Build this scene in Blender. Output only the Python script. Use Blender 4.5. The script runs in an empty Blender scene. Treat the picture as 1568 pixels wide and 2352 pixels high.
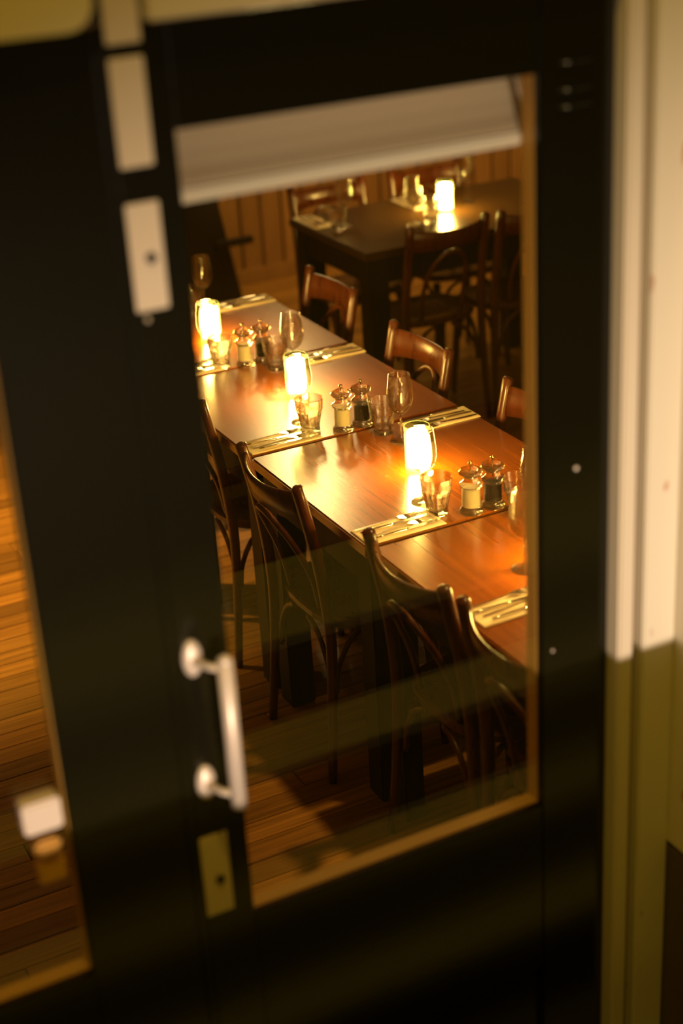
import bpy, bmesh, math, random
from mathutils import Vector, Matrix
random.seed(7)
PI = math.pi
sc = bpy.context.scene

# ------------------------------------------------------------------ camera
cam_d = bpy.data.cameras.new('camera'); cam = bpy.data.objects.new('camera', cam_d)
sc.collection.objects.link(cam); sc.camera = cam
pit, roll, yaw = 0.435241, -0.0636481, 0.4510294
cp, sp, cy, sy = math.cos(pit), math.sin(pit), math.cos(yaw), math.sin(yaw)
fw = Vector((sy*cp, cy*cp, -sp)); rt = Vector((cy, -sy, 0)); up = rt.cross(fw)
r2 = rt*math.cos(roll) + up*math.sin(roll); u2 = up*math.cos(roll) - rt*math.sin(roll)
m = Matrix((r2, u2, -fw)).transposed().to_4x4(); m.translation = Vector((0, 0, 2.4))
cam.matrix_world = m
cam_d.sensor_fit = 'VERTICAL'; cam_d.sensor_height = 36.0; cam_d.lens = 3626.82/2352*36
cam_d.clip_start = 0.05; cam_d.clip_end = 100
cam_d.dof.use_dof = True; cam_d.dof.focus_distance = 4.12; cam_d.dof.aperture_fstop = 1.55

# ------------------------------------------------------------------ world, exposure, large lights
w = bpy.data.worlds.new('night'); sc.world = w; w.use_nodes = True
w.node_tree.nodes['Background'].inputs[0].default_value = (1.0, 0.56, 0.02, 1)
w.node_tree.nodes['Background'].inputs[1].default_value = 0.12
sc.view_settings.view_transform = 'Standard'; sc.view_settings.look = 'None'
sc.view_settings.exposure = 0.0; sc.view_settings.gamma = 1.0; sc.view_settings.use_curve_mapping = False
sc.cycles.sample_clamp_indirect = 8.0

def lamp(name, kind, loc, energy, color, target=None, radius=.1, **kw):
    d = bpy.data.lights.new(name, kind); d.energy = energy; d.color = color
    if kind in ('POINT', 'SPOT'): d.shadow_soft_size = radius
    for k, v in kw.items(): setattr(d, k, v)
    o = bpy.data.objects.new(name, d); sc.collection.objects.link(o); o.location = loc
    if target is not None:
        o.rotation_euler = (Vector(target)-Vector(loc)).to_track_quat('-Z', 'Y').to_euler()
    return o
# street lamp head low across the street, shining along the pavement on the facade
lamp('street_spot', 'SPOT', (-0.6, -6.0, 1.10), 3300, (1.0, .74, .52), (1.12, 2.0, .90), .06, spot_size=math.radians(20), spot_blend=1.0)
# unseen lamp added high above the entrance steps to brighten the treads
lamp('added_step_lamp', 'SPOT', (0.5, 0.75, 5.0), 165, (1.0, .62, .05), (0.8, 1.3, .5), .12, spot_size=math.radians(95), spot_blend=.8)
# warm ceiling spots of the dining room
lamp('ceiling_spot_floor', 'SPOT', (-0.3, 5.8, 2.65), 980, (1.0, .55, .13), (0.75, 5.1, 0), .06, spot_size=math.radians(50), spot_blend=.9)
lamp('ceiling_spot_wall', 'SPOT', (3.3, 6.4, 2.65), 70, (1.0, .55, .18), (3.3, 7.5, .9), .06, spot_size=math.radians(100), spot_blend=.9)
lamp('ceiling_spot_wall_right', 'SPOT', (5.1, 6.4, 2.65), 110, (1.0, .60, .20), (5.1, 7.5, .6), .06, spot_size=math.radians(100), spot_blend=.9)

for e_, y_ in ((175, 2.72), (28, 3.9)):  # unseen spots added to brighten the long table and its napkins
    lamp('added_table_spot', 'SPOT', (1.95, y_, 2.7), e_, (1.0, .56, .15), (1.82, y_+.08, .75), .05, spot_size=math.radians(44), spot_blend=1.0)
# ------------------------------------------------------------------ materials
def nt(name):
    m = bpy.data.materials.new(name); m.use_nodes = True
    n = m.node_tree; return m, n, n.nodes['Principled BSDF'], n.nodes['Material Output']
def plain(name, col, rough=.5, metal=0, coat=0, spec=.5, bump=0, bscale=200):
    m, n, b, o = nt(name)
    b.inputs['Base Color'].default_value = (*col, 1); b.inputs['Roughness'].default_value = rough
    b.inputs['Metallic'].default_value = metal; b.inputs['Coat Weight'].default_value = coat
    b.inputs['Specular IOR Level'].default_value = spec
    if bump:
        t = n.nodes.new('ShaderNodeTexNoise'); t.inputs['Scale'].default_value = bscale; t.inputs['Detail'].default_value = 3
        tc = n.nodes.new('ShaderNodeTexCoord'); n.links.new(tc.outputs['Object'], t.inputs['Vector'])
        bp = n.nodes.new('ShaderNodeBump'); bp.inputs['Strength'].default_value = bump; bp.inputs['Distance'].default_value = .002
        n.links.new(t.outputs['Fac'], bp.inputs['Height']); n.links.new(bp.outputs['Normal'], b.inputs['Normal'])
    return m
def wood(name, c1, c2, rough=.35, grain=(60, 3, 60), vary=0, bump=.15, specks=False, coat=0):
    m, n, b, o = nt(name); N = n.nodes; L = n.links
    tc = N.new('ShaderNodeTexCoord'); mp = N.new('ShaderNodeMapping'); mp.inputs['Scale'].default_value = grain
    oi = N.new('ShaderNodeObjectInfo')
    ad = N.new('ShaderNodeVectorMath'); ad.operation = 'ADD'
    sc_ = N.new('ShaderNodeVectorMath'); sc_.operation = 'SCALE'; sc_.inputs['Scale'].default_value = 1
    cb = N.new('ShaderNodeCombineXYZ')
    mu = N.new('ShaderNodeMath'); mu.operation = 'MULTIPLY'; mu.inputs[1].default_value = 37.0
    L.new(oi.outputs['Random'], mu.inputs[0])
    for i in range(3): L.new(mu.outputs[0], cb.inputs[i])
    L.new(tc.outputs['Object'], ad.inputs[0]); L.new(cb.outputs[0], ad.inputs[1]); L.new(ad.outputs[0], mp.inputs['Vector'])
    t = N.new('ShaderNodeTexNoise'); t.inputs['Scale'].default_value = 1; t.inputs['Detail'].default_value = 6; t.inputs['Distortion'].default_value = .6
    L.new(mp.outputs[0], t.inputs['Vector'])
    cr = N.new('ShaderNodeValToRGB'); cr.color_ramp.elements[0].position = .3; cr.color_ramp.elements[1].position = .72
    cr.color_ramp.elements[0].color = (*c1, 1); cr.color_ramp.elements[1].color = (*c2, 1)
    L.new(t.outputs['Fac'], cr.inputs[0]); last = cr.outputs[0]
    if vary:
        hv = N.new('ShaderNodeHueSaturation'); mr = N.new('ShaderNodeMapRange')
        mr.inputs['To Min'].default_value = 1-vary; mr.inputs['To Max'].default_value = 1+vary
        L.new(oi.outputs['Random'], mr.inputs['Value']); L.new(mr.outputs[0], hv.inputs['Value']); L.new(last, hv.inputs['Color']); last = hv.outputs[0]
    if specks:
        t2 = N.new('ShaderNodeTexNoise'); t2.inputs['Scale'].default_value = 38; t2.inputs['Detail'].default_value = 4
        L.new(tc.outputs['Object'], t2.inputs['Vector'])
        c2_ = N.new('ShaderNodeValToRGB'); c2_.color_ramp.elements[0].position = .73; c2_.color_ramp.elements[1].position = .77
        L.new(t2.outputs['Fac'], c2_.inputs[0])
        mx = N.new('ShaderNodeMix'); mx.data_type = 'RGBA'; L.new(c2_.outputs[0], mx.inputs['Factor']); L.new(last, mx.inputs['A'])
        mx.inputs['B'].default_value = (.32, .17, .06, 1); last = mx.outputs['Result']
    L.new(last, b.inputs['Base Color'])
    rr = N.new('ShaderNodeMapRange'); rr.inputs['To Min'].default_value = rough*.8; rr.inputs['To Max'].default_value = rough*1.25
    L.new(t.outputs['Fac'], rr.inputs['Value']); L.new(rr.outputs[0], b.inputs['Roughness'])
    b.inputs['Coat Weight'].default_value = coat; b.inputs['Coat Roughness'].default_value = .22
    bp = N.new('ShaderNodeBump'); bp.inputs['Strength'].default_value = bump; bp.inputs['Distance'].default_value = .001
    L.new(t.outputs['Fac'], bp.inputs['Height']); L.new(bp.outputs['Normal'], b.inputs['Normal'])
    return m
def glass(name, col=(1, 1, 1), rough=0, ior=1.48):
    m, n, b, o = nt(name)
    b.inputs['Base Color'].default_value = (*col, 1); b.inputs['Roughness'].default_value = rough
    b.inputs['Transmission Weight'].default_value = 1; b.inputs['IOR'].default_value = ior
    return m
def clear_mix(name, f=.45, ior=1.42, tint=(.97, .95, .88)):
    # clear moulded glass: part of the light passes straight through, the rest refracts
    m, n, b, o = nt(name); n.nodes.remove(b)
    t = n.nodes.new('ShaderNodeBsdfTransparent'); t.inputs[0].default_value = (*tint, 1)
    g = n.nodes.new('ShaderNodeBsdfGlass'); g.inputs['IOR'].default_value = ior; g.inputs['Roughness'].default_value = .0
    x = n.nodes.new('ShaderNodeMixShader'); x.inputs[0].default_value = 1-f
    n.links.new(t.outputs[0], x.inputs[1]); n.links.new(g.outputs[0], x.inputs[2]); n.links.new(x.outputs[0], o.inputs[0])
    return m
def emis(name, col, s):
    m, n, b, o = nt(name)
    b.inputs['Base Color'].default_value = (*col, 1)
    b.inputs['Emission Color'].default_value = (*col, 1); b.inputs['Emission Strength'].default_value = s
    return m
def pane_mat(name, ior=1.85, tint=(.94, .95, .92)):
    m, n, b, o = nt(name); n.nodes.remove(b)
    t = n.nodes.new('ShaderNodeBsdfTransparent'); t.inputs[0].default_value = (*tint, 1)
    g = n.nodes.new('ShaderNodeBsdfGlossy'); g.inputs['Roughness'].default_value = .0
    f = n.nodes.new('ShaderNodeFresnel'); f.inputs['IOR'].default_value = ior
    x = n.nodes.new('ShaderNodeMixShader')
    gm = n.nodes.new('ShaderNodeNewGeometry'); iv = n.nodes.new('ShaderNodeMath'); iv.operation = 'SUBTRACT'; iv.inputs[0].default_value = 1
    mu = n.nodes.new('ShaderNodeMath'); mu.operation = 'MULTIPLY'
    n.links.new(gm.outputs['Backfacing'], iv.inputs[1]); n.links.new(iv.outputs[0], mu.inputs[0]); n.links.new(f.outputs[0], mu.inputs[1])
    n.links.new(mu.outputs[0], x.inputs[0]); n.links.new(t.outputs[0], x.inputs[1]); n.links.new(g.outputs[0], x.inputs[2]); n.links.new(x.outputs[0], o.inputs[0])
    return m
def sleeve_mat(name):
    m, n, b, o = nt(name); n.nodes.remove(b)
    t = n.nodes.new('ShaderNodeBsdfTransparent'); t.inputs[0].default_value = (.85, .84, .70, 1)
    g = n.nodes.new('ShaderNodeBsdfTranslucent'); g.inputs[0].default_value = (.050, .062, .032, 1)
    x = n.nodes.new('ShaderNodeMixShader'); x.inputs[0].default_value = .4
    n.links.new(t.outputs[0], x.inputs[1]); n.links.new(g.outputs[0], x.inputs[2]); n.links.new(x.outputs[0], o.inputs[0])
    return m
def facade_mat(name, col, chips):
    # painted masonry, chipped through to red brick in places
    m, n, b, o = nt(name); N = n.nodes; L = n.links
    tc = N.new('ShaderNodeTexCoord'); mp = N.new('ShaderNodeMapping'); mp.inputs['Scale'].default_value = (22, 22, 9)
    t = N.new('ShaderNodeTexNoise'); t.inputs['Scale'].default_value = 1; t.inputs['Detail'].default_value = 3
    L.new(tc.outputs['Object'], mp.inputs[0]); L.new(mp.outputs[0], t.inputs['Vector'])
    cr = N.new('ShaderNodeValToRGB'); cr.color_ramp.elements[0].position = chips; cr.color_ramp.elements[1].position = chips+.05
    cr.color_ramp.elements[0].color = (*col, 1); cr.color_ramp.elements[1].color = (.45, .20, .13, 1)
    L.new(t.outputs['Fac'], cr.inputs[0]); L.new(cr.outputs[0], b.inputs['Base Color'])
    b.inputs['Roughness'].default_value = .7
    bp = N.new('ShaderNodeBump'); bp.inputs['Strength'].default_value = .2; bp.inputs['Distance'].default_value = .003
    L.new(t.outputs['Fac'], bp.inputs['Height']); L.new(bp.outputs['Normal'], b.inputs['Normal'])
    return m

M = dict(
    door=plain('door_paint', (.0040, .0038, .0014), .20, spec=.6, bump=.15, bscale=120),
    doordark=plain('door_recess_paint', (.012, .012, .010), .5),
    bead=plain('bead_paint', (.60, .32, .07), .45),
    metal=plain('satin_metal', (.80, .70, .64), .45, .35, bump=.05),
    plate=plain('plate_metal', (.70, .60, .48), .5, .35),
    hole=plain('black_hole', (.01, .01, .01), .8),
    chrome=plain('cutlery_steel', (.85, .78, .66), .16, 1),
    brass=plain('brass_ball', (.55, .40, .22), .2, 1),
    whitep=plain('white_paint', (.66, .59, .48), .5, bump=.1, bscale=80),
    blind=plain('blind_white', (.88, .80, .70), .45),
    blindin=plain('blind_inner_beige', (.58, .47, .36), .6),  # darker beige than the other blind parts
    wallp=facade_mat('facade_paint', (.70, .65, .54), .97),
    wallchip=facade_mat('facade_paint_chipped', (.70, .65, .54), .70),
    groove=plain('groove_paint', (.15, .085, .035), .6),
    pier_base=plain('pier_base_brown', (.10, .07, .05), .6),
    stone=plain('step_stone', (.80, .80, .45), .8, bump=.4, bscale=60),
    riser=plain('riser_stone', (.22, .20, .12), .9),
    street=plain('street_paving', (.26, .24, .17), .9, bump=.4, bscale=60),
    pane=pane_mat('pane_glass'),
    table=wood('table_top_wood', (.185, .043, .0011), (.265, .070, .0020), .22, (80, 2.4, 80), .10, .04, True, coat=.9),
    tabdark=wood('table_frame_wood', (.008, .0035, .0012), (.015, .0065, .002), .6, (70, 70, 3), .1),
    backtable=wood('back_table_wood', (.045, .022, .006), (.09, .045, .012), .30, (3, 70, 70), .1, .15),
    chair=wood('chair_wood', (.060, .014, .0035), (.115, .028, .006), .28, (50, 50, 6), .12, .08, coat=.15),
    plank=wood('floor_plank_wood', (.18, .085, .014), (.38, .18, .030), .38, (3, 90, 90), .32, .3),
    floor=plain('floor_sub', (.02, .012, .006), .9),
    panel=wood('wall_panel_wood', (.34, .17, .045), (.46, .25, .07), .5, (60, 60, 2.5), .12, .1),
    panelgap=plain('panel_gap', (.06, .03, .01), .9),
    plaster=plain('plaster', (.40, .26, .12), .8, bump=.1),
    ceil=plain('ceiling_plaster', (.30, .20, .10), .9),
    clear=clear_mix('clear_glass', .25, 1.46), thin=clear_mix('stem_glass', .35), bowl=clear_mix('thin_bowl_glass', .62, 1.45),
    acryl=clear_mix('mill_acrylic', .35, 1.45),
    salt=plain('salt_grains', (.88, .80, .58), .8, bump=.5, bscale=900),
    pepper=plain('peppercorns', (.020, .011, .005), .55, bump=1, bscale=500),
    napkin=plain('napkin_paper', (.88, .76, .52), .75, bump=.15, bscale=150),
    wax=emis('lit_candle', (1.0, .60, .18), 800),
    sleeve=sleeve_mat('frosted_sleeve'),
    globe=emis('opal_globe_lit', (1.0, .70, .26), 36),
    cord=plain('lamp_cord', (.02, .02, .02), .6),
    settle=plain('settle_wood', (.018, .010, .006), .45),
)

# ------------------------------------------------------------------ mesh helpers
class MB:
    def __init__(s): s.v = []; s.f = []; s.sm = []
    def _add(s, vs, fs, smooth):
        o = len(s.v); s.v += [tuple(v) for v in vs]; s.f += [tuple(i+o for i in f) for f in fs]; s.sm += [smooth]*len(fs)
    def box(s, x0, x1, y0, y1, z0, z1, c=0):
        if c <= 0:
            vs = [(x, y, z) for z in (z0, z1) for y in (y0, y1) for x in (x0, x1)]
            s._add(vs, [(0, 2, 3, 1), (4, 5, 7, 6), (0, 1, 5, 4), (2, 6, 7, 3), (0, 4, 6, 2), (1, 3, 7, 5)], False); return s
        bm = bmesh.new(); bmesh.ops.create_cube(bm, size=1)
        for v in bm.verts:
            v.co = Vector(((x0+x1)/2+v.co.x*(x1-x0), (y0+y1)/2+v.co.y*(y1-y0), (z0+z1)/2+v.co.z*(z1-z0)))
        bmesh.ops.bevel(bm, geom=bm.edges[:], offset=c, segments=2, affect='EDGES')
        bm.verts.index_update(); s._add([v.co for v in bm.verts], [[v.index for v in f.verts] for f in bm.faces], False); bm.free(); return s
    def lathe(s, prof, seg=24, at=(0, 0, 0), smooth=True, rfun=None):
        vs = []; fs = []; n = len(prof)
        for i, (r, z) in enumerate(prof):
            for k in range(seg):
                a = 2*PI*k/seg; rr = r if rfun is None else rfun(r, z, a, i)
                vs.append((at[0]+rr*math.cos(a), at[1]+rr*math.sin(a), at[2]+z))
        for i in range(n-1):
            for k in range(seg):
                k2 = (k+1) % seg; fs.append((i*seg+k, i*seg+k2, (i+1)*seg+k2, (i+1)*seg+k))
        if prof[0][0] > 1e-6: fs.append(tuple(range(seg-1, -1, -1)))
        if prof[-1][0] > 1e-6: fs.append(tuple((n-1)*seg+k for k in range(seg)))
        s._add(vs, fs, smooth); return s
    def tube(s, pts, rad, seg=10, caps=True, flat=(1, 1), upv=(0, 0, 1)):
        pts = [Vector(p) for p in pts]; n = len(pts)
        if not hasattr(rad, '__len__'): rad = [rad]*n
        vs = []; fs = []; prev = None
        for i, p in enumerate(pts):
            t = (pts[min(i+1, n-1)]-pts[max(i-1, 0)]).normalized()
            if prev is None:
                u = Vector(upv)
                if abs(u.dot(t)) > .95: u = Vector((1, 0, 0))
            else: u = prev
            a = (u-t*u.dot(t)).normalized(); b = t.cross(a); prev = a
            for k in range(seg):
                th = 2*PI*k/seg; vs.append(p+a*math.cos(th)*rad[i]*flat[0]+b*math.sin(th)*rad[i]*flat[1])
        for i in range(n-1):
            for k in range(seg):
                k2 = (k+1) % seg; fs.append((i*seg+k, i*seg+k2, (i+1)*seg+k2, (i+1)*seg+k))
        if caps:
            fs.append(tuple(range(seg-1, -1, -1))); fs.append(tuple((n-1)*seg+k for k in range(seg)))
        s._add(vs, fs, True); return s
    def prism(s, outline, z0, z1, xf=lambda x, y, z: (x, y, z)):
        n = len(outline)
        vs = [xf(x, y, z0) for x, y in outline]+[xf(x, y, z1) for x, y in outline]
        fs = [tuple(range(n-1, -1, -1)), tuple(range(n, 2*n))]+[(i, (i+1) % n, n+(i+1) % n, n+i) for i in range(n)]
        s._add(vs, fs, False); return s
    def xf(s, mat):
        s.v = [tuple(mat @ Vector(v)) for v in s.v]; return s
    def build(s, name, mat, parent=None, loc=(0, 0, 0), mods=None):
        me = bpy.data.meshes.new(name); me.from_pydata(s.v, [], s.f)
        me.polygons.foreach_set('use_smooth', s.sm); me.update()
        bm = bmesh.new(); bm.from_mesh(me); bmesh.ops.recalc_face_normals(bm, faces=bm.faces[:]); bm.to_mesh(me); bm.free()
        me.materials.append(mat)
        o = bpy.data.objects.new(name, me); sc.collection.objects.link(o); o.location = loc
        if parent: o.parent = parent
        return o
def tag(o, label=None, cat=None, group=None, kind=None):
    for k, v in (('label', label), ('category', cat), ('group', group), ('kind', kind)):
        if v: o[k] = v
    return o
def empty(name, loc=(0, 0, 0), rz=0):
    o = bpy.data.objects.new(name, None); sc.collection.objects.link(o); o.location = loc; o.rotation_euler.z = rz
    o.empty_display_size = .05; return o
def copy_tree(o, parent=None):
    c = o.copy(); sc.collection.objects.link(c); c.parent = parent
    for ch in o.children: copy_tree(ch, c)
    return c
def retag(o, label, group=None):
    o['label'] = label
    if group: o['group'] = group
    return o
def structure(name, mb, mat, label=None):
    return tag(mb.build(name, mat), label, kind='structure')
def smooth_path(pts, n=6):
    P = [Vector(p) for p in pts]; out = []
    P = [P[0]*2-P[1]]+P+[P[-1]*2-P[-2]]
    for i in range(1, len(P)-2):
        for k in range(n):
            t = k/n; a, b, c, d = P[i-1:i+3]
            out.append(.5*((2*b)+(c-a)*t+(2*a-5*b+4*c-d)*t*t+(3*b-3*c+d-a)*t**3))
    out.append(P[-2]); return out

# ------------------------------------------------------------------ room shell
RX0, RX1, RY0, RY1, RZ = -2.2, 5.9, 2.0, 7.5, 2.8
fl = structure('floor', MB().box(RX0, RX1, RY0, RY1+.1, -.08, -.022), M['floor'], 'dark boarded dining room floor seen through the door glass')
# planks run parallel to the door; those that the view reaches are laid one by one
pw = .076
proto = {}
for L_ in (1.2, 1.6, 2.0):
    proto[L_] = MB().box(0, L_-.003, 0, pw-.0022, -.022, 0, .0012).build('floor_plank', M['plank'], fl)
used = set(); row = 0; y = 2.2
while y < RY1-.02:
    x = .1-random.random()*1.1
    while x < min(5.2, 3.2+row*.035):
        L_ = random.choice((1.2, 1.6, 2.0))
        o = proto[L_] if L_ not in used else proto[L_].copy()
        if L_ in used: sc.collection.objects.link(o)
        used.add(L_); o.parent = fl; o.location = (x, y, random.uniform(-.0012, .0)); x += L_
    y += pw; row += 1
structure('ceiling', MB().box(RX0, RX1, RY0+.3, RY1, RZ, RZ+.1), M['ceil'])
structure('wall_left', MB().box(RX0-.1, RX0, RY0, RY1+.1, -.08, RZ+.1), M['plaster'])
structure('wall_right', MB().box(RX1, RX1+.1, RY0, RY1+.1, -.08, RZ+.1), M['plaster'])
wb = structure('wall_back', MB().box(RX0, RX1, RY1, RY1+.1, -.08, RZ), M['panelgap'], 'back wall clad in upright tongue and groove boards')
x = 2.2; k = 0; pp = None
pan = MB().prism([(0, 0), (.108, 0), (.108, -.010), (.100, -.018), (.005, -.018), (0, -.012)], 0, 1.25).build('wall_board', M['panel'], wb, (2.2, RY1, 0))
for i in range(1, 31):
    c = pan.copy(); sc.collection.objects.link(c); c.parent = wb; c.location = (2.2+i*.119, RY1, 0)
structure('trim_1', MB().box(2.2, 5.9, RY1-.035, RY1, 1.25, 1.30, .006), M['panel'], 'dado rail above the upright wall boards')
structure('baseboard_back', MB().box(2.2, 5.9, RY1-.032, RY1-.018, 0, .075, .004), M['panel'], 'low skirting under the wall boards')

# ------------------------------------------------------------------ facade and doors
yD = 2.0
structure('wall_front', MB().box(-2.2, -.20, yD, yD+.08, -.08, 2.9).box(1.66, 5.9, yD+.02, yD+.08, -.08, 2.9).box(-.20, 1.66, yD, yD+.08, 2.28, 2.9), M['wallp'], 'pale painted front wall around the doorway')
pier = structure('wall_pier', MB().box(1.611, 2.4, yD-.10, yD+.02, .50, 2.9, .004), M['wallchip'], 'chipped cream masonry pier at the right edge of the doorway')
MB().box(1.611, 2.4, yD-.115, yD+.02, -.08, .495, .004).build('pier_base', M['pier_base'], pier)  # lower part of the pier, in a darker brown
structure('trim_2', MB().box(1.480, 1.513, yD-.030, yD+.12, .0, 2.28, .004), M['whitep'], 'narrow pale door frame strip beside the right door leaf')
structure('trim_3', MB().box(1.514, 1.539, yD+.004, yD+.12, .0, 2.28), M['groove'], 'dark recessed groove beside the door frame strip')
structure('trim_4', MB().box(1.5395, 1.6105, yD-.022, yD+.12, .0, 2.28, .003), M['wallchip'], 'broad cream board with chipped red edges beside the doorway')
structure('trim_5', MB().box(-.20, -.15, yD-.03, yD+.1, 0, 2.2, .004), M['whitep'])
# head above the doors: two pale boards with a dark gap between them
rc = .035
ol = [(-.15, 2.20), (-.15, 2.135), (.62, 2.130)] + [(.62+rc*math.sin(a), 2.130+rc-rc*math.cos(a)) for a in (PI/8, PI/4, 3*PI/8, PI/2)] + [(.655, 2.20)]
structure('trim_6', MB().prism(ol, yD-.03, yD+.02, lambda x, z, y: (x, y, z)), M['whitep'], 'pale head board with a rounded corner above the left door leaf')
structure('trim_7', MB().box(.728, 1.478, yD-.03, yD+.02, 2.131, 2.20, .003), M['whitep'], 'pale head board above the right door leaf')
structure('trim_8', MB().box(-.15, 1.478, yD+.021, yD+.1, 2.131, 2.28), M['doordark'], 'dark frame head above the doors')

def leaf(name, x0, x1, gx0, gx1, label):
    d = tag(empty(name, (x0, yD, 0)), label, kind='structure'); X = lambda v: v-x0
    gz0, gz1, T = .675, 1.985, .046
    MB().box(0, X(gx0), 0, T, .02, 2.128, .003).build('stile', M['door'], d)
    MB().box(X(gx1), X(x1), 0, T, .02, 2.128, .003).build('stile', M['door'], d)
    MB().box(X(gx0), X(gx1), .001, T, gz1, 2.126, .002).build('top_rail', M['door'], d)
    MB().box(X(gx0), X(gx1), .001, T, .30, gz0, .002).build('lock_rail', M['door'], d)
    MB().box(X(gx0), X(gx1), .014, T-.01, .12, .30).build('bottom_panel', M['door'], d)
    MB().box(X(gx0), X(gx1), .001, T, .02, .12, .002).build('bottom_rail', M['door'], d)
    MB().box(X(gx0), X(gx1), .010, .014, gz0, gz1).build('glass_pane', M['pane'], d)
    b = .0015
    MB().box(X(gx0), X(gx0)+b, .0145, T, gz0, gz1).build('glazing_bead', M['bead'], d)
    MB().box(X(gx1)-b, X(gx1), .0145, T, gz0, gz1).build('glazing_bead', M['bead'], d)
    MB().box(X(gx0)+b, X(gx1)-b, .0145, T, gz0, gz0+b).build('glazing_bead', M['bead'], d)
    MB().box(X(gx0)+b, X(gx1)-b, .0145, T, gz1-b, gz1).build('glazing_bead', M['bead'], d)
    return d
d1 = leaf('door_1', -.15, .668, -.02, .474, 'left leaf of the dark painted glazed double door')
d2 = leaf('door_2', .672, 1.478, .760, 1.338, 'right leaf of the dark painted glazed double door with the bar handle')
# overlapping astragal along the meeting edge
MB().box(.668-.672-.010, .0, -.004, 0, .10, 2.10, .0015).build('meeting_bead', M['door'], d2)
# plates of the lock side, from the top down
def plate(z0, z1, key=None):
    p = MB().box(.003, .051, -.005, -.0005, z0, z1, .0015).build('lock_plate', M['plate'], d2)
    if key:
        MB().lathe([(0, 0), (.0075, 0), (.0075, .004), (0, .004)], 14).xf(Matrix.Translation((.031, -.0052, key)) @ Matrix.Rotation(PI/2, 4, 'X')).build('keyhole', M['hole'], p)
plate(2.105, 2.17); plate(1.946, 2.088); plate(1.748, 1.898, 1.822); plate(.706, .862, .774)
# pull handle: two mounts and a bar
hd = MB()
hd.tube([(.056, -.062, 1.205), (.056, -.062, .945)], .0125, 16)
for z in (1.205, .945):
    hd.lathe([(.0, 0), (.0125, 0), (.0105, .006), (.006, .0100), (0, .0125)], 16, (.056, -.062, z)) if z > 1 else None
h = hd.build('pull_handle', M['metal'], d2)
for z in (1.192, .965):
    MB().tube([(.026, -.012, z), (.038, -.040, z), (.056, -.062, z)], .006, 10).build('handle_arm', M['metal'], h)
    mt = MB().lathe([(0, 0), (.0170, 0), (.0168, .004), (.0140, .009), (.0090, .012), (0, .013)], 20)
    mt.xf(Matrix.Translation((.026, -.0005, z)) @ Matrix.Rotation(PI/2, 4, 'X') @ Matrix.Scale(1.9, 4, (0, 1, 0))).build('handle_mount', M['metal'], h)
# small screw heads
def screw(x, z, r=.006):
    MB().lathe([(r, 0), (r*.9, .002), (r*.4, .0035), (0, .004)], 12).xf(Matrix.Translation((x-.672, -.0005, z)) @ Matrix.Rotation(PI/2, 4, 'X')).build('screw_head', M['metal'], d2)
screw(1.408, 1.331, .0045); screw(.69, 1.735, .004); screw(1.36, .995, .003)
hg = MB()
for z in (1.93, 1.955, 1.995): hg.tube([(1.372-.672, -.003, z), (1.43-.672, -.003, z)], .0028, 8)
hg.build('hinge', M['door'], d2)
# latch box on the glass edge of the left leaf
lb = MB().box(.399+.15, .459+.15, -.024, .009, .985, 1.040, .004).build('latch_box', M['metal'], d1)
MB().box(.411+.15, .452+.15, -.020, .009, .936, .966, .006).build('latch_knob', M['bead'], lb)  # lower latch parts: warm light from inside painted on as orange
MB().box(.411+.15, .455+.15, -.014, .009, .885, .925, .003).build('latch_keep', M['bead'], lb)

# blind cassette behind the top of the right pane
bl = tag(empty('roller_blind', (.762, 2.054, 1.878)), 'white roller blind rolled up in its tray behind the top of the door glass', 'blind')
W = .600
MB().box(0, W, .045, .052, 0, .125, .001).build('back_plate', M['blind'], bl)
MB().box(0, W, 0, .045, .107, .125, .002).build('head_rail', M['blind'], bl)
MB().box(0, W, -.004, .045, -.006, .014, .004).build('bottom_rail', M['blind'], bl)
for xx in (0, W-.004): MB().box(xx, xx+.004, .001, .045, .0145, .1065).build('end_cap', M['blind'], bl)
cv = [(.043, .106), (.041, .085), (.034, .060), (.022, .038), (.006, .022), (.004, .0155)]
MB().prism([(a, b) for a, b in cv]+[(a+.002, b) for a, b in reversed(cv)], .005, W-.005, lambda a, b, x: (x, a, b)).build('curved_valance', M['blindin'], bl)
MB().tube([(W-.035, -.002, .108), (W-.022, -.004, .06), (W-.012, -.006, .0), (W-.010, -.002, -.004)], .0016, 6).build('pull_cord', M['blind'], bl)

# ------------------------------------------------------------------ the street side (seen only mirrored in the panes)
st = structure('street_pavement', MB().box(-9, 9, -12, .97, .70, .93), M['street'])
structure('street_kerb', MB().box(-9, 9, .72, .90, .931, .972, .006), M['street'])
stp = structure('entrance_steps', MB().box(-4, 4, .972, 2.0, -.08, .0), M['riser'])
for i, (y0, y1, z) in enumerate(((.972, 1.32, .75), (1.321, 1.50, .56), (1.501, 1.65, .37), (1.651, 1.79, .19))):
    MB().box(-4, 4, y0, y1-.0, 0.0, z-.03).build('riser', M['riser'], stp)
    MB().box(-4, 4, y0, y1-.004, z-.0295, z, .003).build('tread', M['stone'], stp)

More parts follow.
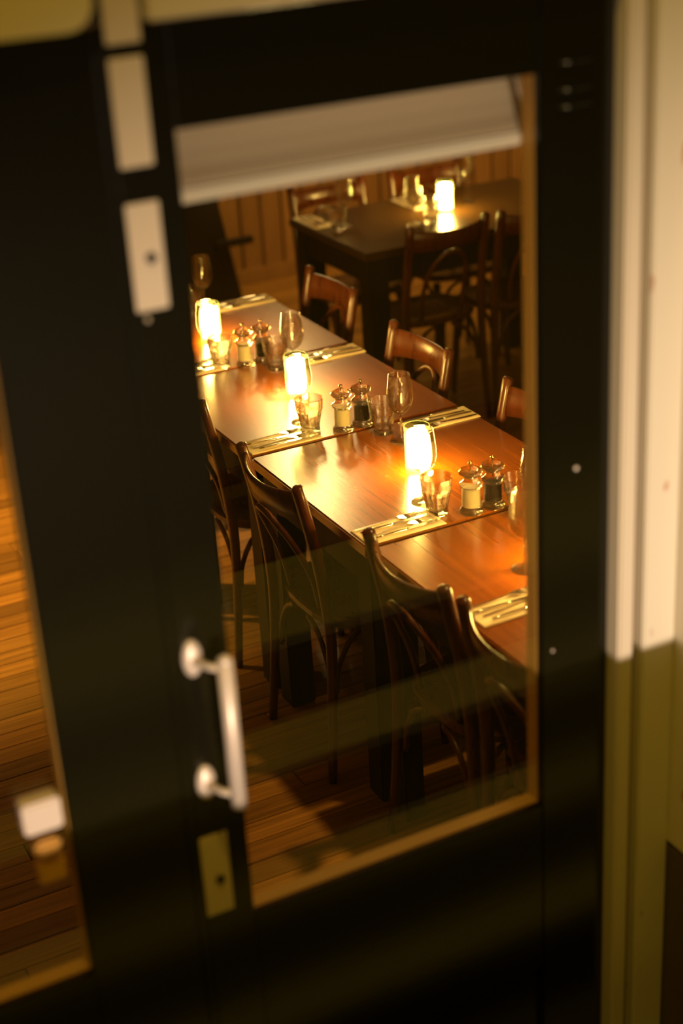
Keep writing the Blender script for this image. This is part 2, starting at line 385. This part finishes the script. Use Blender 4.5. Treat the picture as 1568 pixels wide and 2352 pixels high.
# ------------------------------------------------------------------ tables
def table(name, x0, x1, y0, y1, top, label, group=None, leg=.075, fr='tabdark', H=.75, th=.032):
    t = tag(empty(name, (x0, y0, 0)), label, 'table', group); W, D = x1-x0, y1-y0
    MB().box(0, W, 0, D, H-th, H, .004).build('tabletop', M[top], t)
    e = .02
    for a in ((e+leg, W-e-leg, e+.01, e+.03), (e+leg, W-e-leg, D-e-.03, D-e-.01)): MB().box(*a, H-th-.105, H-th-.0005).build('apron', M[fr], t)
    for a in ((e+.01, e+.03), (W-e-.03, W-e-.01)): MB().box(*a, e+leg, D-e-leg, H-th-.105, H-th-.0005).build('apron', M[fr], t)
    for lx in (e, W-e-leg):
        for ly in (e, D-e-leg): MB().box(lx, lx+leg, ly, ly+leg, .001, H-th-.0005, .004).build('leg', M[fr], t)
    return t
S = [4.99, 4.32, 3.64, 2.975]
g = 'square tables pushed together in one long row'
table('dining_table', 1.50, 2.163, S[1]+.011, S[0]-.003, 'table', 'brown wooden table at the far end of the long row', g)
table('dining_table', 1.505, 2.160, S[2]+.011, S[1]-.002, 'table', 'brown wooden table second from the far end of the long row', g)
table('dining_table', 1.503, 2.162, S[3]+.011, S[2]-.002, 'table', 'brown wooden table with the bright white sheen, third from the far end', g)
table('dining_table', 1.512, 2.165, 2.105, S[3]-.002, 'table', 'orange lit wooden table nearest the door in the long row', g, .055)
table('dining_table', 2.69, 3.80, 5.20, 5.88, 'backtable', 'dark wooden table standing apart by the back wall', None, .088)

# ------------------------------------------------------------------ chairs
def make_chair():
    r = empty('bistro_chair')
    ch = M['chair']
    seat = MB(); ol = []
    for k in range(28):
        a = 2*PI*k/28; c, s_ = math.cos(a), math.sin(a)
        ol.append((.195*math.copysign(abs(c)**.7, c), .19*math.copysign(abs(s_)**.7, s_)+.005))
    n = len(ol)
    lay = [(.96, .428), (1.0, .434), (1.0, .450), (.95, .456), (.6, .452)]
    vs = [(x*k_, y*k_, z) for k_, z in lay for x, y in ol]
    fs = [(i*n+j, i*n+(j+1) % n, (i+1)*n+(j+1) % n, (i+1)*n+j) for i in range(len(lay)-1) for j in range(n)]
    fs += [tuple(range(n-1, -1, -1)), tuple((len(lay)-1)*n+j for j in range(n))]
    seat._add(vs, fs, False); seat.build('seat', ch, r)
    P = []
    for sx in (-1, 1):
        P.append((sx*.166, -.245, .835))
        pts = smooth_path([(sx*.185, -.215, .001), (sx*.176, -.190, .25), (sx*.172, -.182, .45), (sx*.168, -.205, .65), (sx*.166, -.250, .85)], 5)
        nn = len(pts); rad = [.0135+.0045*min(1, i/(nn*.55)) for i in range(nn)]
        pts += [pts[-1]+Vector((0, -.001, .004)), pts[-1]+Vector((0, -.002, .007))]; rad += [.0145, .006]
        MB().tube(pts, rad, 14).build('rear_post', ch, r)
        fp = [(sx*.158, .165, .4275), (sx*.168, .180, .22), (sx*.180, .195, .001)]
        MB().tube(smooth_path(fp, 4), [.018]*3+[.016]*3+[.0125]*3, 12).build('front_leg', ch, r)
    # curved back rail, bowed away from the seat
    N = 16; vs = []
    for i in range(N+1):
        u = -1+2*i/N; x = u*.158; bow = .055*(1-abs(u)**2.2)
        zt = .838-.012*(1-u*u); zb = .748+.006*(1-u*u)
        for (z, off) in ((zb, -.006), (zb, .006), ((zb+zt)/2, .0075), (zt-.004, .0065), (zt, .001), (zt-.004, -.0065), ((zb+zt)/2, -.0075)):
            yb = -.245-(z-.835)*(-.20)*1.0
            vs.append((x, -.240+(.835-z)*.20-bow+off, z))
    fs = [(i*7+k, i*7+(k+1) % 7, (i+1)*7+(k+1) % 7, (i+1)*7+k) for i in range(N) for k in range(7)] + [tuple(range(7)), tuple(N*7+k for k in range(6, -1, -1))]
    b = MB(); b._add(vs, fs, True); b.build('back_rail', ch, r)
    # bentwood hoop under the rail
    hp = [(-.088, -.160, .452), (-.092, -.185, .56), (-.080, -.232, .66), (-.042, -.272, .725), (0, -.283, .742), (.042, -.272, .725), (.080, -.232, .66), (.092, -.185, .56), (.088, -.160, .452)]
    MB().tube(smooth_path(hp, 5), .0095, 10).build('back_hoop', ch, r)
    # bentwood braces between legs and seat
    for (lx, ly, dx, dy) in ((-1, 1, 1, 0), (1, 1, -1, 0), (-1, -1, 1, 0), (1, -1, -1, 0), (-1, 1, 0, -1), (-1, -1, 0, 1), (1, 1, 0, -1), (1, -1, 0, 1)):
        bx, by = lx*.163, (.168 if ly > 0 else -.178)
        pts = [(bx+dx*.010, by+dy*.010, .25), (bx+dx*.020, by+dy*.020, .315), (bx+dx*.052, by+dy*.052, .375), (bx+dx*.085, by+dy*.085, .405), (bx+dx*.125, by+dy*.125, .424)]
        MB().tube(smooth_path(pts, 4), .0085, 8).build('brace', ch, r)
    # ring stretcher
    return r
proto_chair = make_chair(); first = [True]
def chair(x, y, rz, label, group):
    o = proto_chair if first[0] else copy_tree(proto_chair); first[0] = False
    # x,y give the centre of the backrest top
    off = Matrix.Rotation(rz, 3, 'Z') @ Vector((0, -.250*.85, 0)); o.scale.y = .85
    o.location = (x-off.x, y-off.y, 0); o.rotation_euler.z = rz
    tag(o, label, 'chair', group); return o
gl = 'bentwood chairs along the left side of the long table'; gr = 'bentwood chairs along the right side of the long table'; gb = 'bentwood chairs around the back table'
R90 = -PI/2
chair(1.425, 3.345, R90, 'dark bentwood chair second on the left side, its bowed rail catching a gold highlight', gl)
chair(1.455, 2.705, R90, 'dark bentwood chair whose back crosses the corner of the orange table', gl)
chair(1.46, 4.03, R90, 'dark bentwood chair farthest along the left side, half hidden by the door stile', gl)
chair(1.462, 2.308, R90, 'dark bentwood chair closest to the door, cut off by the right stile', gl)
chair(2.235, 3.985, PI/2, 'reddish bentwood chair glowing in candlelight on the far side of the long table', gr)
chair(2.295, 4.70, PI/2, 'dim bentwood chair standing in front of the back table corner leg', gr)
chair(2.245, 3.35, PI/2, 'bentwood chair at the right of which only one gleaming post shows', gr)
chair(2.99, 5.085, 0, 'dark bentwood chair with its back to us at the back table', gb)
chair(3.385, 5.07, 0, 'dark bentwood chair at the near right of the back table, cut by the door stile', gb)
chair(2.92, 5.98, PI, 'dark bentwood chair beyond the left half of the back table', gb)
chair(3.40, 5.98, PI, 'dark bentwood chair beyond the candle on the back table', gb)

# wooden armchair by the back wall
sv = tag(empty('wooden_settle', (2.50, 7.02, 0)), 'dark wooden settle with sloping end panel by the board wall, half hidden at left', 'bench')
for yy in (0, .36): MB().prism([(.0, .001), (.445, .001), (.335, .62), (.06, .62)], yy, yy+.03, lambda x, z, y: (x, y, z)).build('end_panel', M['settle'], sv)
MB().box(.06, .38, .031, .359, .33, .37, .006).build('seat', M['settle'], sv)
MB().box(.07, .11, .031, .359, .371, .61, .01).build('backrest', M['settle'], sv)
for yy in (-.046, .391): MB().box(.30, .50, yy, yy+.045, .355, .39, .008).build('armrest', M['settle'], sv)

# ------------------------------------------------------------------ table ware
def make_candle():
    r = empty('candle_holder')
    MB().lathe([(.0, 0), (.0330, 0), (.0340, .002), (.0340, .128), (.0325, .131), (.0305, .128), (.0305, .012), (0, .012)], 32).build('frosted_sleeve', M['sleeve'], r)
    MB().lathe([(0, .018), (.0255, .018), (.0270, .021), (.0270, .112), (.0255, .115), (.012, .114), (0, .113)], 28).build('candle', M['wax'], r)
    return r
def make_wine():
    r = empty('wine_glass')
    o = [(0, 0), (.0310, 0), (.0315, .0012), (.030, .002), (.012, .0045), (.0048, .010), (.0036, .020), (.0034, .060), (.0042, .076), (.010, .0815),
         (.0215, .090), (.0310, .104), (.0360, .122), (.0362, .138), (.0345, .158), (.0322, .176), (.0300, .194), (.0296, .1955), (.0291, .194)]
    i = [(.0313, .176), (.0336, .158), (.0353, .138), (.0351, .122), (.0300, .1045), (.0205, .0915), (.009, .0850), (0, .0838)]
    MB().lathe(o[:9]+[(0, .0775)], 32).build('stem_and_foot', M['thin'], r)
    MB().lathe([(0, .0778)]+o[9:]+i, 40).build('bowl', M['bowl'], r)
    return r
def make_tumbler():
    r = empty('glass_tumbler'); nf = 9
    def rf(rr, z, a, i):
        if .012 < z < .064 and rr > .02 and i < 9:
            q = (a % (2*PI/nf))-PI/nf; return rr*(.925/math.cos(q)*(1 if abs(q) < .30 else 1+.35*(abs(q)-.30)))
        return rr
    o = [(0, 0), (.0255, 0), (.0275, .003), (.0275, .012), (.0268, .014), (.0285, .024), (.0325, .044), (.0362, .061), (.0378, .0645), (.0385, .078), (.0400, .096), (.0402, .0975), (.0400, .0984), (.0396, .0987), (.0391, .0984), (.0387, .0975), (.0385, .096),
         (.0370, .078), (.0352, .064), (.0300, .042), (.0252, .022), (.0235, .0145), (.018, .0125), (0, .012)]
    b = MB(); b.lathe(o, 72, rfun=rf); b.build('glass_body', M['clear'], r)
    return r
def make_mill(kind):
    r = empty('salt_mill' if kind == 'salt' else 'pepper_mill')
    b = [(0, 0), (.0282, 0), (.0292, .003), (.0288, .009), (.0245, .013), (.0232, .017), (.0232, .068), (.0272, .071), (.0285, .075), (.0270, .080), (.0195, .085), (.0165, .090), (.0170, .0945), (0, .0945)]
    MB().lathe(b+[(0, .080), (.0200, .072), (.0200, .0165), (0, .0165)] if False else b, 30).build('body', M['acryl'], r)
    MB().lathe([(0, .018), (.0205, .018), (.0208, .020), (.0208, .063), (.019, .0645), (0, .066)], 24).build('salt' if kind == 'salt' else 'peppercorns', M[kind if kind == 'salt' else 'pepper'], r)
    nl = 8
    def rk(rr, z, a, i): return rr*(1-.10*(1-abs(math.cos(a*nl/2)))) if rr > .018 else rr
    MB().lathe([(0, .0950), (.0175, .0950), (.0200, .0975), (.0275, .1015), (.0300, .1070), (.0285, .1125), (.0225, .1160), (.0150, .1185), (.0110, .1220), (.0060, .1245), (0, .1248)], 40, rfun=rk).build('knob', M['acryl'], r)
    MB().tube([(0, 0, .079), (0, 0, .124)], .0012, 8).build('spindle', M['brass'], r)
    MB().lathe([(0, .1248), (.0022, .1250), (.0025, .127), (.0045, .1285), (.0055, .1315), (.0045, .1345), (0, .1358)], 16).build('finial', M['brass'], r)
    return r
def make_fork():
    # lies along +x (tines at +x)
    r = empty('fork')
    b = MB(); pts = []; n = 10
    top = []; 
    prof = [(0, .0035, .0), (.02, .0042, .0005), (.06, .0034, .0020), (.10, .0026, .0035), (.122, .0028, .0045), (.130, .006, .0040), (.140, .0105, .0025), (.150, .0115, .0015)]
    vs = []; 
    for x, hw, z in prof: vs += [(x, -hw, z), (x, hw, z), (x, hw, z+.0018), (x, -hw, z+.0018)]
    N = len(prof); fs = [(i*4+k, i*4+(k+1) % 4, (i+1)*4+(k+1) % 4, (i+1)*4+k) for i in range(N-1) for k in range(4)]+[(3, 2, 1, 0), ((N-1)*4, (N-1)*4+1, (N-1)*4+2, (N-1)*4+3)]
    b._add(vs, fs, False); b.build('handle', M['chrome'], r)
    for k in range(4):
        yy = (-1.5+k)*.0062; MB().tube([(.1495, yy, .0025), (.17, yy, .0020), (.188, yy, .0035), (.198, yy, .0060)], [.0019, .0017, .0015, .0009], 6).build('tine', M['chrome'], r)
    return r
def make_knife():
    r = empty('knife')
    MB().tube([(0, 0, .0035), (.02, 0, .0037), (.06, 0, .0038), (.092, 0, .0036), (.096, 0, .0034)], [.0030, .0050, .0046, .0040, .0036], 10, flat=(.6, 1)).build('handle', M['chrome'], r)
    MB().prism([(.0965, -.0055), (.17, -.0075), (.196, -.0045), (.205, .003), (.20, .0060), (.0965, .0055)], .0028, .0042).build('blade', M['chrome'], r)
    return r
def make_napkin():
    r = empty('paper_napkin')
    bm = MB().box(0, .215, 0, .094, .0006, .0022, .0004); bm.build('lower_fold', M['napkin'], r)
    MB().box(.001, .213, .002, .090, .0024, .0038, .0004).build('upper_fold', M['napkin'], r)
    return r
pr = {}
mk = dict(candle=make_candle, wine=make_wine, tumbler=make_tumbler, salt=lambda: make_mill('salt'), pepper=lambda: make_mill('pepper'), fork=make_fork, knife=make_knife, napkin=make_napkin)
catn = dict(candle='candle', wine='wine glass', tumbler='tumbler', salt='salt mill', pepper='pepper mill', fork='fork', knife='knife', napkin='napkin')
def put(kind, x, y, label, group, rz=0, z=.7502):
    if kind not in pr: pr[kind] = mk[kind](); o = pr[kind]
    else: o = copy_tree(pr[kind])
    o.location = (x, y, z); o.rotation_euler.z = rz
    tag(o, label, catn[kind], group); return o

def cutlery(px, py, rz, where, group, four=('fork', 'knife', 'fork', 'knife'), order=('outermost', 'second', 'third', 'innermost'), wid=.094, fl=False):
    # napkin origin corner at px,py ; local x along cutlery from handle to tip
    c, s = math.cos(rz), math.sin(rz)
    put('napkin', px, py, 'cream paper napkin under cutlery %s' % where, 'paper napkins under the cutlery', rz)
    jit = [(.006, .082, .01), (-.001+.012, .060, -.02), (.020, .038, .015), (.030, .016, .0)]
    cnt = {'fork': 0, 'knife': 0}
    for k, (kind, (jx, jy, jr)) in enumerate(zip(four, jit)):
        if fl: jy = .094-jy
        jr += random.uniform(-.02, .02)
        x = px+c*jx-s*jy; y = py+s*jx+c*jy
        w = ('larger outer', 'inner')[cnt[kind]] ; cnt[kind] += 1
        o = put(kind, x, y, '%s %s on the napkin %s' % (w.replace('larger ', ''), 'steel '+kind, where), group, rz+jr, .7545)
        if cnt[kind] == 2: o.scale = (.93, .93, .93)
        o.scale.x *= .96

rows = [('at the far end of the long table', 4.99), ('in the farther visible row of settings', 4.32), ('in the middle row of settings', 3.64), ('in the nearest full row of settings', 2.975)]
rn = ['far end row', 'second row from the far end', 'third row from the far end', 'fourth row from the far end', 'row nearest the door']
# row 0: right hand guest only
put('tumbler', 1.86, 4.915, 'dim glass tumbler half hidden by the stile, left of the farthest candle', 'faceted tumblers on the long table')
put('wine', 1.912, 4.925, 'wine glass behind the farthest candle at the end of the long table', 'wine glasses on the long table')
cutlery(2.163, 4.975, PI, 'on the right side, '+rn[0], 'cutlery on the far right napkin', fl=False)
data = {1: dict(c=(1.802, 4.61), tl=(1.73, 4.36), wl=(1.722, 4.43), s=(1.80, 4.335), p=(1.862, 4.335), tr=(1.86, 4.235), wr=(1.888, 4.165)),
        2: dict(c=(1.812, 3.985), tl=(1.722, 3.72), wl=(1.732, 3.795), s=(1.80, 3.672), p=(1.862, 3.675), tr=(1.88, 3.585), wr=(1.893, 3.505)),
        3: dict(c=(1.828, 3.30), tl=(1.74, 3.055), wl=(1.745, 3.130), s=(1.812, 3.012), p=(1.875, 3.012), tr=(1.905, 2.94), wr=(1.905, 2.87))}
ord_ = {1: 'farthest but one', 2: 'middle', 3: 'nearest'}
for i, d in data.items():
    R_ = rn[i]
    put('candle', *d['c'], ['', 'lit candle in a pale frosted sleeve farthest up the long table', 'lit candle in a pale frosted sleeve, middle one on the long table', 'lit candle in a pale frosted sleeve, nearest fully visible on the long table'][i], 'lit candles in frosted sleeves')
    put('tumbler', *d['tl'], 'faceted clear tumbler in front of the candle, %s' % R_, 'faceted tumblers on the long table')
    put('wine', *d['wl'], 'empty wine glass standing before the glowing candle, %s' % R_, 'wine glasses on the long table')
    put('salt', *d['s'], 'clear mill filled with white salt, %s' % R_, 'clear salt mills', random.random())
    put('pepper', *d['p'], 'clear mill filled with dark peppercorns, %s' % R_, 'clear pepper mills', random.random())
    put('tumbler', *d['tr'], 'faceted clear tumbler right of the pepper mill, %s' % R_, 'faceted tumblers on the long table', .2)
    put('wine', *d['wr'], 'empty wine glass right of the mills, %s' % R_, 'wine glasses on the long table')
    s_ = [0, 4.32, 3.64, 2.975][i]
    cutlery(1.512, s_+.012, 0, 'on the left side, '+R_, 'cutlery on the left napkin, '+R_)
    if i < 3: cutlery(2.163, s_-.014, PI, 'on the right side, '+R_, 'cutlery on the right napkin, '+R_)
# row 4, mostly behind the right stile
put('candle', 1.842, 2.655, 'lit candle whose edge just shows past the right stile', 'lit candles in frosted sleeves')
put('wine', 1.752, 2.685, 'wine glass cut by the right stile, its foot on the orange table', 'wine glasses on the long table')
cutlery(1.530, 2.502, 0, 'on the left side, '+rn[4], 'cutlery on the left napkin, '+rn[4])

# back table
put('candle', 3.25, 5.55, 'lit candle in a frosted sleeve on the back table', 'lit candles in frosted sleeves')
put('wine', 2.823, 5.62, 'wine glass at the left end of the back table', 'wine glasses on the back table')
put('wine', 3.05, 5.46, 'wine glass left of the candle on the back table', 'wine glasses on the back table')
put('wine', 3.405, 5.63, 'wine glass right of the candle on the back table', 'wine glasses on the back table')
put('wine', 3.60, 5.45, 'wine glass at the right of the back table beside the stile', 'wine glasses on the back table')
put('tumbler', 2.765, 5.575, 'tumbler beside the cutlery at the left end of the back table', 'tumblers on the back table')
put('tumbler', 3.125, 5.45, 'tumbler just left of the candle on the back table', 'tumblers on the back table')
cutlery(2.700, 5.865, -PI/2, 'at the left end of the back table', 'cutlery at the left end of the back table')
cutlery(3.165, 5.868, -PI/2, 'behind the candle of the back table', 'cutlery behind the candle of the back table')

# ------------------------------------------------------------------ pendant lamps (above the frame; they give the sheen on the table tops)
def pendant(x, y, z, r, label):
    p = tag(empty('pendant_lamp', (x, y, z)), label, 'lamp', 'opal globe pendant lamps')
    MB().lathe([(0, -r)]+[(r*math.sin(a), -r*math.cos(a)) for a in [PI*k/12 for k in range(1, 12)]]+[(0, r)], 20).build('globe', M['globe'], p)
    MB().lathe([(0, r-.01), (.03, r-.01), (.025, r+.05), (0, r+.05)], 12).build('cap', M['cord'], p)
    MB().tube([(0, 0, r+.04), (0, 0, RZ-z)], .004, 6).build('cord', M['cord'], p)
pendant(2.97, 6.45, 2.25, .15, 'opal globe pendant lamp over the back of the room')
pendant(3.20, 7.15, 2.20, .12, 'opal globe pendant lamp by the board wall')
